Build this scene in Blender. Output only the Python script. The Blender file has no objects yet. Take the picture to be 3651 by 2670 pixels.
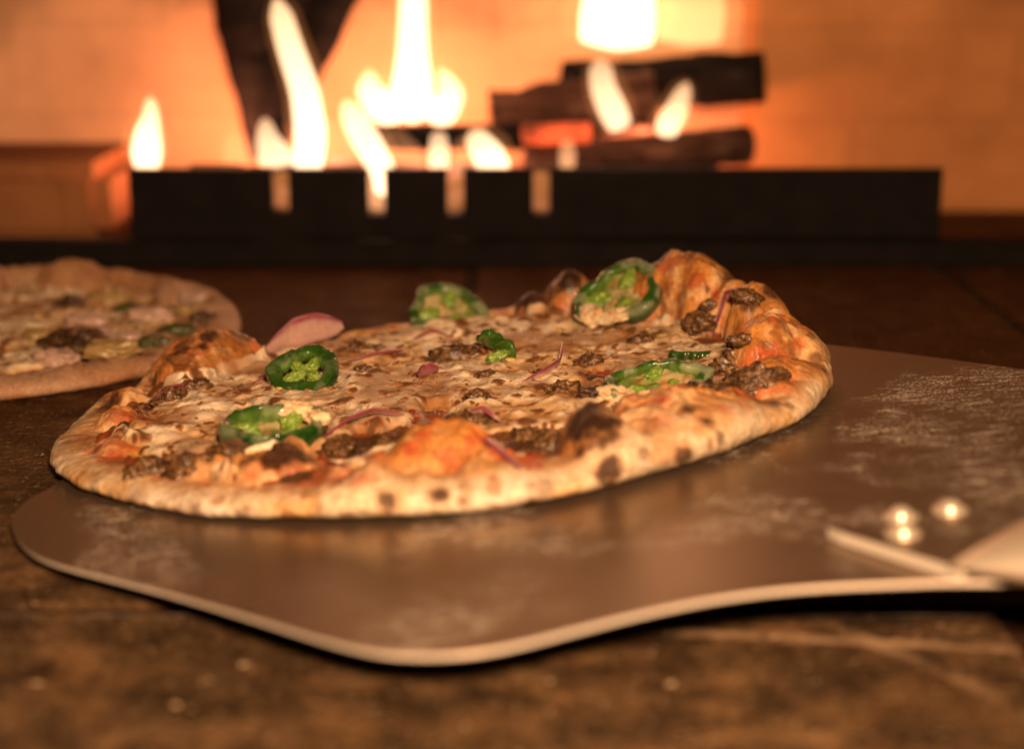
import bpy, bmesh, math, random
import numpy as np
from mathutils import Matrix, Vector

random.seed(7)
rng = np.random.default_rng(11)
S = bpy.context.scene
COL = S.collection

# ------------------------------------------------------------------ camera, world, lamps, exposure
cd = bpy.data.cameras.new('camera')
cam = bpy.data.objects.new('camera', cd)
COL.objects.link(cam)
cam.location = (0, 0, .155)
cam.rotation_euler = (math.radians(90 - 14), 0, 0)
cd.sensor_width = 36
cd.lens = 60
cd.clip_start = .01
cd.clip_end = 50
cd.dof.use_dof = True
cd.dof.focus_distance = .545
cd.dof.aperture_fstop = 60 / 9.8
cd.dof.aperture_blades = 0
S.camera = cam

w = bpy.data.worlds.new('World')
S.world = w
w.use_nodes = True
w.node_tree.nodes['Background'].inputs[0].default_value = (1, .62, .38, 1)
w.node_tree.nodes['Background'].inputs[1].default_value = .012


def lamp(name, loc, target, size, power, color):
    d = bpy.data.lights.new(name, 'AREA')
    d.shape = 'DISK'
    d.size = size
    d.energy = power
    d.color = color
    o = bpy.data.objects.new(name, d)
    COL.objects.link(o)
    o.location = loc
    o.rotation_euler = (Vector(target) - Vector(loc)).to_track_quat('-Z', 'Y').to_euler()
    return o


lamp('kitchen_lamp', (.04, -.03, .255), (.01, .44, .0), .05, 6.9, (1, .62, .36))

S.view_settings.view_transform = 'Standard'
S.view_settings.look = 'None'
S.view_settings.exposure = 0
S.view_settings.gamma = 1
S.render.engine = 'CYCLES'
S.cycles.use_denoising = True
S.cycles.max_bounces = 8
S.cycles.diffuse_bounces = 2
S.cycles.glossy_bounces = 3
S.cycles.transparent_max_bounces = 24
S.cycles.sample_clamp_indirect = 4
S.cycles.caustics_reflective = False
S.cycles.caustics_refractive = False


# ------------------------------------------------------------------ numpy noise
def _h(ix, iy, iz, seed):
    ix = ix.astype(np.uint64); iy = iy.astype(np.uint64); iz = iz.astype(np.uint64)
    h = ix * np.uint64(374761393) + iy * np.uint64(668265263) + iz * np.uint64(2147483647) + np.uint64(seed * 144665 + 99991)
    h &= np.uint64(0xffffffff)
    h ^= h >> np.uint64(13)
    h = (h * np.uint64(1274126177)) & np.uint64(0xffffffff)
    h ^= h >> np.uint64(16)
    h = (h * np.uint64(2246822519)) & np.uint64(0xffffffff)
    h ^= h >> np.uint64(15)
    return h.astype(np.float64) / 4294967295.0


def vnoise(x, y, z, seed=0):
    x = np.asarray(x, float) + 4096.; y = np.asarray(y, float) + 4096.; z = np.asarray(z, float) + 4096.
    x, y, z = np.broadcast_arrays(x, y, z)
    xi, yi, zi = np.floor(x), np.floor(y), np.floor(z)
    fx, fy, fz = x - xi, y - yi, z - zi
    q = lambda t: t * t * t * (t * (t * 6 - 15) + 10)
    a, b, c = q(fx), q(fy), q(fz)
    r = 0
    for dx in (0, 1):
        for dy in (0, 1):
            for dz in (0, 1):
                r = r + _h(xi + dx, yi + dy, zi + dz, seed) * (a if dx else 1 - a) * (b if dy else 1 - b) * (c if dz else 1 - c)
    return r * 2 - 1


def fbm(x, y, z=0., seed=0, o=4, g=.5):
    r = 0; amp = 1; tot = 0
    for k in range(o):
        f = 2.03 ** k
        r = r + amp * vnoise(x * f, y * f, np.asarray(z) * f, seed + k * 17)
        tot += amp; amp *= g
    return r / tot * 1.5


def worley(x, y, seed=0):
    """distance to the nearest jittered point, its random id, second distance"""
    x = np.asarray(x, float) + 4096.; y = np.asarray(y, float) + 4096.
    xi, yi = np.floor(x), np.floor(y)
    d1 = np.full(x.shape, 9.); d2 = np.full(x.shape, 9.); idn = np.zeros(x.shape)
    zz = np.zeros(x.shape)
    for dx in (-1, 0, 1):
        for dy in (-1, 0, 1):
            px = xi + dx + _h(xi + dx, yi + dy, zz, seed)
            py = yi + dy + _h(xi + dx, yi + dy, zz + 1, seed)
            d = np.hypot(px - x, py - y)
            near = d < d1
            d2 = np.where(near, d1, np.minimum(d2, d))
            idn = np.where(near, _h(xi + dx, yi + dy, zz + 2, seed), idn)
            d1 = np.where(near, d, d1)
    return d1, idn, d2


def sstep(a, b, x):
    t = np.clip((np.asarray(x, float) - a) / (b - a), 0, 1)
    return t * t * (3 - 2 * t)


def mix(a, b, t):
    a = np.asarray(a, float); b = np.asarray(b, float); t = np.asarray(t, float)[..., None]
    return a * (1 - t) + b * t


# ------------------------------------------------------------------ mesh helpers
def link(name, me, mat=None, parent=None, smooth=True):
    o = bpy.data.objects.new(name, me)
    COL.objects.link(o)
    if mat is not None:
        me.materials.append(mat)
    if parent is not None:
        o.parent = parent
    if smooth:
        me.polygons.foreach_set('use_smooth', np.ones(len(me.polygons), bool))
    return o


def raw_mesh(name, V, Q, colors=None, rough=None):
    me = bpy.data.meshes.new(name)
    V = np.ascontiguousarray(V, dtype=np.float32); Q = np.ascontiguousarray(Q, dtype=np.int32)
    k = Q.shape[1]
    me.vertices.add(len(V)); me.vertices.foreach_set('co', V.ravel())
    me.loops.add(Q.size); me.loops.foreach_set('vertex_index', Q.ravel())
    me.polygons.add(len(Q)); me.polygons.foreach_set('loop_start', np.arange(0, Q.size, k, dtype=np.int32))
    me.update(calc_edges=True)
    if colors is not None:
        c = np.ones((len(V), 4), np.float32); c[:, :3] = np.clip(colors, 0, 1)
        a = me.color_attributes.new('Col', 'FLOAT_COLOR', 'POINT'); a.data.foreach_set('color', c.ravel())
    if rough is not None:
        a = me.attributes.new('Rough', 'FLOAT', 'POINT'); a.data.foreach_set('value', np.ascontiguousarray(rough, dtype=np.float32))
    return me


def grid_quads(nr, nc, wrap=True):
    i = np.arange(nr - 1)[:, None]; j = np.arange(nc if wrap else nc - 1)[None, :]
    j2 = (j + 1) % nc
    return np.stack([i * nc + j, i * nc + j2, (i + 1) * nc + j2, (i + 1) * nc + j], -1).reshape(-1, 4)


def bm_obj(name, bm, mat, parent=None, smooth=False):
    me = bpy.data.meshes.new(name)
    bmesh.ops.recalc_face_normals(bm, faces=bm.faces)
    bm.to_mesh(me); bm.free()
    return link(name, me, mat, parent, smooth)


def add_box(bm, x0, x1, y0, y1, z0, z1, bevel=0.):
    r = bmesh.ops.create_cube(bm, size=1)
    vs = r['verts']
    for v in vs:
        v.co = Vector((x0 + (v.co.x + .5) * (x1 - x0), y0 + (v.co.y + .5) * (y1 - y0), z0 + (v.co.z + .5) * (z1 - z0)))
    if bevel:
        es = list({e for v in vs for e in v.link_edges})
        bmesh.ops.bevel(bm, geom=es, offset=bevel, segments=2, affect='EDGES')


def tube_arrays(path, radii, n=20, squash=None):
    """closed tube along a 3-D path; returns verts, quads"""
    path = np.asarray(path, float); radii = np.asarray(radii, float)
    m = len(path)
    T = np.gradient(path, axis=0); T /= np.linalg.norm(T, axis=1)[:, None]
    ref = np.array([0, 1., 0]) if abs(T[0][1]) < .9 else np.array([1., 0, 0])
    V = []
    a = np.linspace(0, 2 * np.pi, n, endpoint=False)
    for k in range(m):
        s = np.cross(ref, T[k]); s /= np.linalg.norm(s)
        b = np.cross(T[k], s)
        q = 1 if squash is None else squash
        V.append(path[k] + radii[k] * (np.cos(a)[:, None] * s + np.sin(a)[:, None] * b * q))
    V = np.concatenate(V)
    return V, grid_quads(m, n)


def cap_ends(V, Q, n):
    """add pole verts so that the tube is closed (triangles as degenerate-free quads are avoided: returns tris)"""
    m = len(V) // n
    V2 = np.vstack([V, V[:n].mean(0), V[-n:].mean(0)])
    T = np.concatenate([Q[:, [0, 1, 2]], Q[:, [0, 2, 3]]])
    j = np.arange(n); j2 = (j + 1) % n
    c0 = np.stack([np.full(n, m * n), j2, j], -1)
    c1 = np.stack([np.full(n, m * n + 1), (m - 1) * n + j, (m - 1) * n + j2], -1)
    return V2, np.concatenate([T, c0, c1])


def tag(o, label=None, cat=None, group=None, kind=None):
    if label: o['label'] = label
    if cat: o['category'] = cat
    if group: o['group'] = group
    if kind: o['kind'] = kind
    return o


def empty(name, loc=(0, 0, 0)):
    o = bpy.data.objects.new(name, None)
    o.empty_display_size = .02
    COL.objects.link(o)
    o.location = loc
    return o


# ------------------------------------------------------------------ material helpers
class NT:
    def __init__(self, name):
        self.m = bpy.data.materials.new(name)
        self.m.use_nodes = True
        self.t = self.m.node_tree
        self.b = self.t.nodes['Principled BSDF']
        self.out = self.t.nodes['Material Output']

    def n(self, typ, **kw):
        nd = self.t.nodes.new(typ)
        for k, v in kw.items():
            setattr(nd, k, v)
        return nd

    def l(self, a, b):
        self.t.links.new(a, b)

    def noise(self, scale, detail=4, rough=.55, vec=None, dist=0.):
        nd = self.n('ShaderNodeTexNoise')
        nd.inputs['Scale'].default_value = scale
        nd.inputs['Detail'].default_value = detail
        nd.inputs['Roughness'].default_value = rough
        nd.inputs['Distortion'].default_value = dist
        if vec is not None:
            self.l(vec, nd.inputs['Vector'])
        return nd.outputs['Fac']

    def coord(self, kind='Object', scale=None, rot=None):
        c = self.n('ShaderNodeTexCoord').outputs[kind]
        if scale is None and rot is None:
            return c
        mp = self.n('ShaderNodeMapping')
        if rot is not None: mp.inputs['Rotation'].default_value = rot
        if scale is not None: mp.inputs['Scale'].default_value = scale
        self.l(c, mp.inputs['Vector'])
        return mp.outputs[0]

    def ramp(self, fac, stops, interp='LINEAR'):
        r = self.n('ShaderNodeValToRGB')
        r.color_ramp.interpolation = interp
        el = r.color_ramp.elements
        while len(el) < len(stops): el.new(.5)
        for e, (p, c) in zip(el, stops):
            e.position = p
            e.color = (c, c, c, 1) if not hasattr(c, '__len__') else (*c, 1)
        self.l(fac, r.inputs[0])
        return r.outputs[0]

    def mixc(self, fac, a, b, mode='MIX'):
        nd = self.n('ShaderNodeMix', data_type='RGBA', blend_type=mode)
        for sock, v in ((nd.inputs[0], fac), (nd.inputs[6], a), (nd.inputs[7], b)):
            if hasattr(v, 'is_linked'): self.l(v, sock)
            elif hasattr(v, '__len__'): sock.default_value = (*v, 1)
            else: sock.default_value = v
        return nd.outputs[2]

    def math(self, op, a, b=0., clamp=False):
        nd = self.n('ShaderNodeMath', operation=op, use_clamp=clamp)
        for sock, v in zip(nd.inputs, (a, b)):
            if hasattr(v, 'is_linked'): self.l(v, sock)
            else: sock.default_value = v
        return nd.outputs[0]

    def bump(self, height, strength=.5, dist=.001, prev=None):
        nd = self.n('ShaderNodeBump')
        nd.inputs['Strength'].default_value = strength
        nd.inputs['Distance'].default_value = dist
        self.l(height, nd.inputs['Height'])
        if prev is not None: self.l(prev, nd.inputs['Normal'])
        self.l(nd.outputs[0], self.b.inputs['Normal'])
        return nd.outputs[0]

    def set(self, **kw):
        for k, v in kw.items():
            s = self.b.inputs[k.replace('_', ' ')]
            if hasattr(v, 'is_linked'): self.l(v, s)
            elif hasattr(v, '__len__') and len(v) == 3 and s.type == 'RGBA': s.default_value = (*v, 1)
            else: s.default_value = v

    def attr(self, name, out='Color'):
        return self.n('ShaderNodeAttribute', attribute_name=name).outputs[out]


def food_mat(name, rough=.45, spec=.5, sss=0., coat=0., grain=900., grain_amt=.25, bump=.35, bdist=.0004, use_rough=False, sssr=(.0022, .0010, .0004)):
    k = NT(name)
    c = k.attr('Col')
    v = k.coord()
    nz = k.noise(grain, 3, .6, v)
    c2 = k.mixc(1., c, k.ramp(nz, [(.25, 1 - grain_amt), (.75, 1 + grain_amt * .6)]), 'MULTIPLY')
    k.set(Base_Color=c2, Specular_IOR_Level=spec)
    if use_rough:
        k.set(Roughness=k.attr('Rough', 'Fac'))
    else:
        k.set(Roughness=rough)
    if sss:
        k.set(Subsurface_Weight=sss, Subsurface_Scale=1.)
        k.b.inputs['Subsurface Radius'].default_value = sssr
    if coat:
        k.set(Coat_Weight=coat, Coat_Roughness=.12)
    k.bump(k.noise(grain * .8, 3, .6, v), bump, bdist)
    return k.m


M = {}
GLOW = 1.3
JY = .3885      # joint between the front slab and the tiles behind it
# stone floor: brown firebrick tiles with a joint grid, painted glint specks and scuffs
k = NT('firebrick_floor')
v = k.coord()
big = k.noise(9, 5, .6, v)
mid = k.noise(70, 5, .65, v)
fine = k.noise(420, 3, .7, v)
md2 = k.noise(38, 5, .65, v)
c = k.ramp(mid, [(.34, (.022, .010, .004)), (.48, (.10, .054, .022)), (.60, (.21, .112, .046)), (.70, (.16, .105, .05))])
c = k.mixc(k.ramp(md2, [(.36, .80), (.56, 0.)]), c, (.022, .012, .005))
c = k.mixc(k.ramp(md2, [(.54, 0.), (.66, .55)]), c, (.23, .11, .040))
c = k.mixc(k.ramp(big, [(.38, .6), (.60, 0.)]), c, (.040, .022, .008))
c = k.mixc(k.ramp(fine, [(.60, 0.), (.68, .8)]), c, (.45, .29, .15))
c = k.mixc(k.ramp(k.noise(190, 2, .5, v), [(.71, 0.), (.75, 1.)]), c, (.62, .44, .27))  # pale specks painted in for glints of the lamp
sv = k.n('ShaderNodeSeparateXYZ'); k.l(v, sv.inputs[0])
# worn pale edge of the front slab along its joint
je = k.math('ABSOLUTE', k.math('SUBTRACT', sv.outputs[1], JY - .0032))
jm = k.math('MULTIPLY', k.ramp(k.math('DIVIDE', je, .0036), [(.35, 1.), (1., 0.)]), k.ramp(k.noise(48, 4, .7, v), [(.36, 0.), (.56, 1.)]))
jm = k.math('MULTIPLY', jm, k.ramp(sv.outputs[0], [(.0, .35), (.05, .95)]))
c = k.mixc(jm, c, (.50, .42, .36))
# pale scrapes left by the peel, and the chipped pale edge of the slab
for (ax_, ay_), (bx_, by_), wd_ in (((.020, .3748), (.140, .3600), .0030), ((.060, .3700), (.142, .3598), .0022), ((.0745, .3790), (.106, .335), .0032), ((.101, .374), (.122, .353), .0024)):
    L_ = math.hypot(bx_ - ax_, by_ - ay_); dx_, dy_ = (bx_ - ax_) / L_, (by_ - ay_) / L_
    X_ = k.math('SUBTRACT', sv.outputs[0], ax_); Y_ = k.math('SUBTRACT', sv.outputs[1], ay_)
    U_ = k.math('ADD', k.math('MULTIPLY', X_, dx_), k.math('MULTIPLY', Y_, dy_))
    W_ = k.math('ABSOLUTE', k.math('ADD', k.math('MULTIPLY', X_, -dy_), k.math('MULTIPLY', Y_, dx_)))
    W_ = k.math('DIVIDE', W_, wd_)
    sm = k.math('MULTIPLY', k.ramp(W_, [(.3, 1.), (1., 0.)]), k.ramp(k.math('DIVIDE', U_, L_), [(.0, 0.), (.12, 1.), (.8, .9), (1., 0.)]))
    c = k.mixc(k.math('MULTIPLY', sm, k.ramp(mid, [(.35, .15), (.6, .75)])), c, (.40, .25, .14))
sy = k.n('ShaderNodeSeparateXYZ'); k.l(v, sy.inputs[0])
c = k.mixc(k.ramp(sy.outputs[1], [(.48, 0.), (.64, .62)]), c, (.080, .023, .0075))  # rear tiles coloured darker and redder, standing in for shade near the tray
sc = k.noise(22, 4, .6, k.coord(scale=(3.2, .55, 1), rot=(0, 0, math.radians(38))))
c = k.mixc(k.ramp(sc, [(.64, 0.), (.76, .3)]), c, (.30, .17, .08))
k.set(Base_Color=c, Roughness=k.ramp(mid, [(.3, .42), (.7, .8)]), Specular_IOR_Level=k.ramp(sy.outputs[1], [(.42, .14), (.6, .03)]))
b1 = k.bump(mid, .9, .003)
k.bump(fine, 1., .0025, b1)
M['floor'] = k.m

k = NT('pale_grout')
c = k.ramp(k.noise(240, 4, .6, k.coord()), [(.35, (.02, .010, .005)), (.65, (.07, .036, .02))])
k.set(Base_Color=c, Roughness=.95, Specular_IOR_Level=.03)
M['grout'] = k.m


def brick(name, c1, c2, mortar, bw, bh):
    k = NT(name)
    v = k.coord()
    sx = k.n('ShaderNodeSeparateXYZ'); k.l(v, sx.inputs[0])
    cx = k.n('ShaderNodeCombineXYZ')
    k.l(k.math('ADD', sx.outputs[0], sx.outputs[1]), cx.inputs[0]); k.l(sx.outputs[2], cx.inputs[1])
    br = k.n('ShaderNodeTexBrick')
    k.l(cx.outputs[0], br.inputs['Vector'])
    br.inputs['Color1'].default_value = (*c1, 1); br.inputs['Color2'].default_value = (*c2, 1)
    br.inputs['Mortar'].default_value = (*mortar, 1)
    br.inputs['Scale'].default_value = 1
    br.inputs['Mortar Size'].default_value = .0022
    br.inputs['Brick Width'].default_value = bw; br.inputs['Row Height'].default_value = bh
    nz = k.noise(14, 5, .6, v)
    c = k.mixc(1., br.outputs['Color'], k.ramp(nz, [(.3, .72), (.7, 1.12)]), 'MULTIPLY')
    return k, c, br.outputs['Fac'], v


k, c, fac, v = brick('pale_firebrick', (.78, .45, .24), (.75, .43, .23), (.71, .405, .215), .19, .055)
sz = k.n('ShaderNodeSeparateXYZ'); k.l(v, sz.inputs[0])
hz = k.math('ADD', sz.outputs[2], k.math('MULTIPLY', k.math('SUBTRACT', k.noise(9, 4, .6, v), .5), .15))
c = k.mixc(k.ramp(hz, [(.112, 0.), (.172, .95)]), c, (.055, .030, .018))
k.set(Base_Color=c, Roughness=.9, Specular_IOR_Level=.15)
k.bump(fac, -.25, .001)
M['brick'] = k.m
k, c, fac, v = brick('sooty_firebrick', (.66, .275, .095), (.62, .257, .088), (.58, .24, .082), .19, .055)
sz = k.n('ShaderNodeSeparateXYZ'); k.l(v, sz.inputs[0])
hz = k.math('ADD', sz.outputs[2], k.math('MULTIPLY', k.math('SUBTRACT', k.noise(9, 4, .6, v), .5), .06))
c = k.mixc(k.ramp(hz, [(.125, 0.), (.175, .92)]), c, (.045, .024, .014))
k.set(Base_Color=c, Roughness=.9, Specular_IOR_Level=.15)
k.bump(fac, -.25, .001)
M['brick_dark'] = k.m
k, c, fac, v = brick('red_firebrick', (.28, .115, .045), (.26, .105, .04), (.24, .10, .038), .19, .055)
k.set(Base_Color=c, Roughness=.9, Specular_IOR_Level=.1)
M['brick_red'] = k.m

k = NT('black_iron')
nz = k.noise(60, 5, .6, k.coord())
k.set(Base_Color=k.ramp(nz, [(.3, (.004, .0026, .002)), (.7, (.011, .007, .0055))]), Roughness=.75, Specular_IOR_Level=.12)
k.bump(nz, .4, .001)
M['iron'] = k.m

k = NT('charred_wood')
v = k.coord(scale=(1, 6, 6))
nz = k.noise(18, 6, .65, v)
k.set(Base_Color=k.ramp(nz, [(.3, (.004, .003, .0025)), (.6, (.014, .010, .008)), (.8, (.06, .045, .038))]), Roughness=.95, Specular_IOR_Level=.1)
k.bump(nz, .8, .004)
M['char'] = k.m

k = NT('ash_grey_wood')
v = k.coord(scale=(1, 5, 5))
nz = k.noise(22, 6, .65, v)
k.set(Base_Color=k.ramp(nz, [(.3, (.02, .010, .007)), (.5, (.09, .042, .028)), (.75, (.25, .14, .10))]), Roughness=.95, Specular_IOR_Level=.1)
k.bump(nz, .8, .004)
M['ashwood'] = k.m

k = NT('glowing_ember')
nz = k.noise(45, 4, .6, k.coord())
k.set(Base_Color=(.03, .015, .01), Roughness=.9, Emission_Color=(1, .10, .025), Emission_Strength=k.ramp(nz, [(.35, .1), (.6, 1.6)]))
M['ember'] = k.m

k = NT('ash')
nz = k.noise(50, 5, .6, k.coord())
k.set(Base_Color=k.ramp(nz, [(.3, (.012, .007, .005)), (.7, (.06, .036, .026))]), Roughness=1.)
k.bump(nz, .8, .004)
M['ash'] = k.m


def flame_mat(name, strength, base=(1, .70, .34), tip=(1, .42, .10)):
    k = NT(name)
    k.t.nodes.remove(k.b)
    a = k.attr('Heat', 'Fac')
    e = k.n('ShaderNodeEmission')
    k.l(k.mixc(a, tip, base), e.inputs[0])
    k.l(k.math('MULTIPLY', a, strength), e.inputs[1])
    tr = k.n('ShaderNodeBsdfTransparent')
    ad = k.n('ShaderNodeAddShader')
    k.l(e.outputs[0], ad.inputs[0]); k.l(tr.outputs[0], ad.inputs[1])
    k.l(ad.outputs[0], k.out.inputs[0])
    return k.m


M['flame'] = flame_mat('flame_bright', 1.35, (1, .70, .42), (1, .50, .20))
M['flame_mid'] = flame_mat('flame_orange', .95, (1, .66, .38), (1, .45, .18))
M['flame_low'] = flame_mat('flame_low', .50, (1, .46, .20), (1, .32, .09))
M['flame_halo'] = flame_mat('flame_halo', .10, (1, .36, .10), (1, .30, .07))
M['flame_dim'] = flame_mat('flame_dim', .20, (1, .33, .085), (1, .26, .06))

# brushed steel of the peel with flour dust and scratches
k = NT('brushed_steel')
v = k.coord()
vs = k.coord(scale=(1, 9, 1), rot=(0, 0, math.radians(8)))
st = k.noise(90, 4, .7, vs)
vr = k.coord(scale=(1, 5.5, 1), rot=(0, 0, math.radians(-10)))
fl1 = k.noise(17, 3, .55, v, .6)
fl2 = k.noise(850, 3, .85, v)
fl3 = k.noise(120, 6, .8, vr, 1.2)
patch = k.math('MULTIPLY', k.ramp(fl1, [(.44, 0.), (.60, 1.)]), k.ramp(k.noise(5, 2, .5, v), [(.40, .25), (.58, 1.)]))
smear = k.ramp(k.mixc(.42, fl3, fl2), [(.50, 0.), (.57, 1.)])
mask = k.math('MULTIPLY', patch, smear, True)
k.dust = mask
film = k.math('MAXIMUM', mask, .24)
mask = film
c = k.mixc(k.ramp(mask, [(.22, .5), (.9, .95)]), k.mixc(k.ramp(st, [(.3, 0.), (.7, 1.)]), (.30, .22, .15), (.37, .27, .185)), k.mixc(k.ramp(mask, [(.24, 0.), (.6, 1.)]), (.28, .175, .10), (.86, .74, .60)))
k.set(Base_Color=c, Metallic=k.math('SUBTRACT', 1., k.math('MULTIPLY', mask, .75)), Roughness=k.math('ADD', k.ramp(k.mixc(.6, st, k.noise(11, 4, .6, v, .5)), [(.38, .16), (.62, .34)]), k.math('MULTIPLY', mask, .45)))
k.bump(st, .06, .0004)
M['steel'] = k.m
k = NT('lit_edge_steel')
k.set(Base_Color=(.88, .77, .62), Metallic=.35, Roughness=.36)  # raw edge, coloured paler to carry the lamp's reflection
M['lit_edge'] = k.m
k = NT('handle_steel')
k.set(Base_Color=(.78, .66, .50), Metallic=.62, Roughness=.34)
M['handle'] = k.m

M['crust'] = food_mat('baked_crust', .55, .3, .0, 0., 620, .38, .8, .0006, True, (.0015, .0008, .0003))
M['cheese'] = food_mat('melted_cheese', .33, .2, .25, 0., 800, .10, .25, .0003, True)
M['sauce'] = food_mat('tomato_sauce', .28, .5, .2, .0, 600, .3, .4, .0004)
M['jala'] = food_mat('jalapeno_flesh', .22, .5, .15, .3, 900, .25, .35, .0003)
M['rib'] = food_mat('pale_pepper_rib', .3, .5, .3, .0, 900, .2, .4, .0003)
M['onion'] = food_mat('red_onion_flesh', .28, .5, .35, .0, 500, .2, .2, .0003)
M['sausage'] = food_mat('browned_sausage', .24, .6, .0, .0, 1100, .5, .9, .0005)
M['seed'] = food_mat('pepper_seed', .35, .5, .2, .0, 900, .15, .2, .0002)

# ------------------------------------------------------------------ oven
# floor: firebrick tiles as one bevelled slab sheet per tile row would be things one cannot lift; one floor with joints


def tile_floor():
    bm = bmesh.new()
    g = .0022
    xs = [-1.62, -1.30, -.98, -.66, -.345, -.02, .215, .39, .66, .98, 1.30, 1.62]
    ys = [-.9, -.42, -.15, .16, JY, .62, .85, 1.08, 1.40]
    for i in range(len(xs) - 1):
        for j in range(len(ys) - 1):
            if j < 4 and xs[i] > -.4 and xs[i + 1] < .4:
                continue
            dz = -.0012 * rng.random()
            add_box(bm, xs[i] + g, xs[i + 1] - g, ys[j] + g, ys[j + 1] - g, -.03, dz, .0014)
    # larger front slab before the joint, seen nearest
    add_box(bm, -.345 + g, .120 - g, -.9, JY - g, -.03, 0, .0022)
    add_box(bm, .120 + g, .39 - g, -.9, JY - g, -.03, -.0006, .0022)
    return bm


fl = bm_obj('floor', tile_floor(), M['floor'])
tag(fl, 'brown firebrick oven floor with pale speckles and dark scorch marks', 'floor', kind='structure')
bm = bmesh.new()
add_box(bm, -1.7, 1.7, -1., 1.5, -.05, -.0016)
gr = bm_obj('grout', bm, M['grout'], fl)

bm = bmesh.new()
add_box(bm, -1.6, 1.6, 1.07, 1.25, -.03, .75)
tag(bm_obj('oven_wall', bm, M['brick']), 'pale firebrick back wall glowing orange behind the flames', 'wall')
bm = bmesh.new()
add_box(bm, .142, 1.0, 1.03, 1.068, -.0005, .75, .004)
tag(bm_obj('brick_pier', bm, M['brick_dark']), 'orange lit firebrick pier standing to the right of the burning logs', 'pier')
bm = bmesh.new()
add_box(bm, -.75, -.216, .905, 1.02, -.0005, .044, .009)
tag(bm_obj('brick_ledge', bm, M['brick_red']), 'low firebrick ledge left of the black fire tray', 'ledge')
bm = bmesh.new()
add_box(bm, -1.6, 1.6, .1, 1.25, .751, .80)
tag(bm_obj('ceiling', bm, M['brick_dark']), 'firebrick roof of the oven above the fire', 'ceiling', kind='structure')
bm = bmesh.new()
add_box(bm, -1.2, 1.2, .845, .862, 0, .0125, .0015)  # low dark strip across the full width before the tray
tag(bm_obj('dark_strip', bm, M['iron']), 'long low black strip lying in front of the fire tray', 'bar')

# fire tray with four notches in its front lip
tray = empty('fire_tray', (.012, .87, 0))
tag(tray, 'long black iron fire tray with narrow slots along its front', 'tray')


def part_box(name, mat, parent, boxes, bevel=.001, smooth=False):
    bm = bmesh.new()
    for b in boxes: add_box(bm, *b, bevel)
    o = bm_obj(name, bm, mat, parent, smooth)
    return o


slots = [-.1185, -.0695, -.029, .0150]
xs = [-.208] + sum([[s - .012 - .0042, s - .012 + .0042] for s in slots], []) + [.208]
boxes = [(-.208, .208, 0, .006, .002, .0225)]
for i in range(0, len(xs), 2):
    boxes.append((xs[i], xs[i + 1], 0, .006, .0225, .046))
part_box('front_panel', M['iron'], tray, boxes, 0)
part_box('back_panel', M['iron'], tray, [(-.208, .208, .124, .130, .002, .024)])
part_box('side_panel', M['iron'], tray, [(-.208, -.202, .0062, .1238, .002, .024)])
part_box('side_panel', M['iron'], tray, [(.202, .208, .0062, .1238, .002, .024)])
part_box('base_panel', M['iron'], tray, [(-.2018, .2018, .0062, .1238, .002, .006)])

# ash bed lying in the tray
nx, ny = 120, 40
X, Y = np.meshgrid(np.linspace(-.189, .213, nx), np.linspace(.8775, .9925, ny))
Z = .022 + .005 * fbm(X * 40, Y * 40, seed=5) + .012 * sstep(.92, .985, Y) * sstep(.165, .09, X) * sstep(-.18, -.12, X)
Z = np.minimum(Z, .0425)
V = np.stack([X, Y, Z], -1).reshape(-1, 3)
tag(link('ash_bed', raw_mesh('ash_bed', V, grid_quads(ny, nx, False)), M['ash']), 'grey ash and embers filling the fire tray', 'ash', kind='stuff')


# lamps added low behind the tray's lip to light the wall, not the pizza
for x, wt in ((-.165, .34), (-.105, .30), (-.045, .30), (.020, .26), (.075, .26), (.125, .34)):
    d = bpy.data.lights.new('wall_fill_light', 'POINT')
    d.energy = wt * GLOW; d.color = (1, .335, .175); d.shadow_soft_size = .010
    lo = bpy.data.objects.new('wall_fill_light', d); COL.objects.link(lo); lo.location = (x, .984, .0475)


def log(name, p0, p1, r, mat, label, seed, knob=.18, taper=1.):
    n, m = 36, 40
    p0 = np.array(p0, float); p1 = np.array(p1, float)
    t = np.linspace(0, 1, m)[:, None]
    path = p0 + (p1 - p0) * t
    rad = r * (1 + (taper - 1) * t[:, 0])
    V, Q = tube_arrays(path, rad, n)
    c = np.repeat(path, n, 0)
    d = V - c
    nz = fbm(V[:, 0] * 30, V[:, 1] * 30, V[:, 2] * 30, seed, 4)
    cr = np.abs(fbm(V[:, 0] * 60, V[:, 1] * 60, V[:, 2] * 60, seed + 9, 2))
    V = c + d * (1 + knob * nz - .12 * (cr < .12))[:, None]
    V2, T = cap_ends(V, Q, n)
    o0 = (p0 + p1) / 2
    o = link(name, raw_mesh(name, V2 - o0, T), mat)
    o.location = o0
    tag(o, label, 'log', 'logs burning in the fire tray')
    return o


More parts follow.
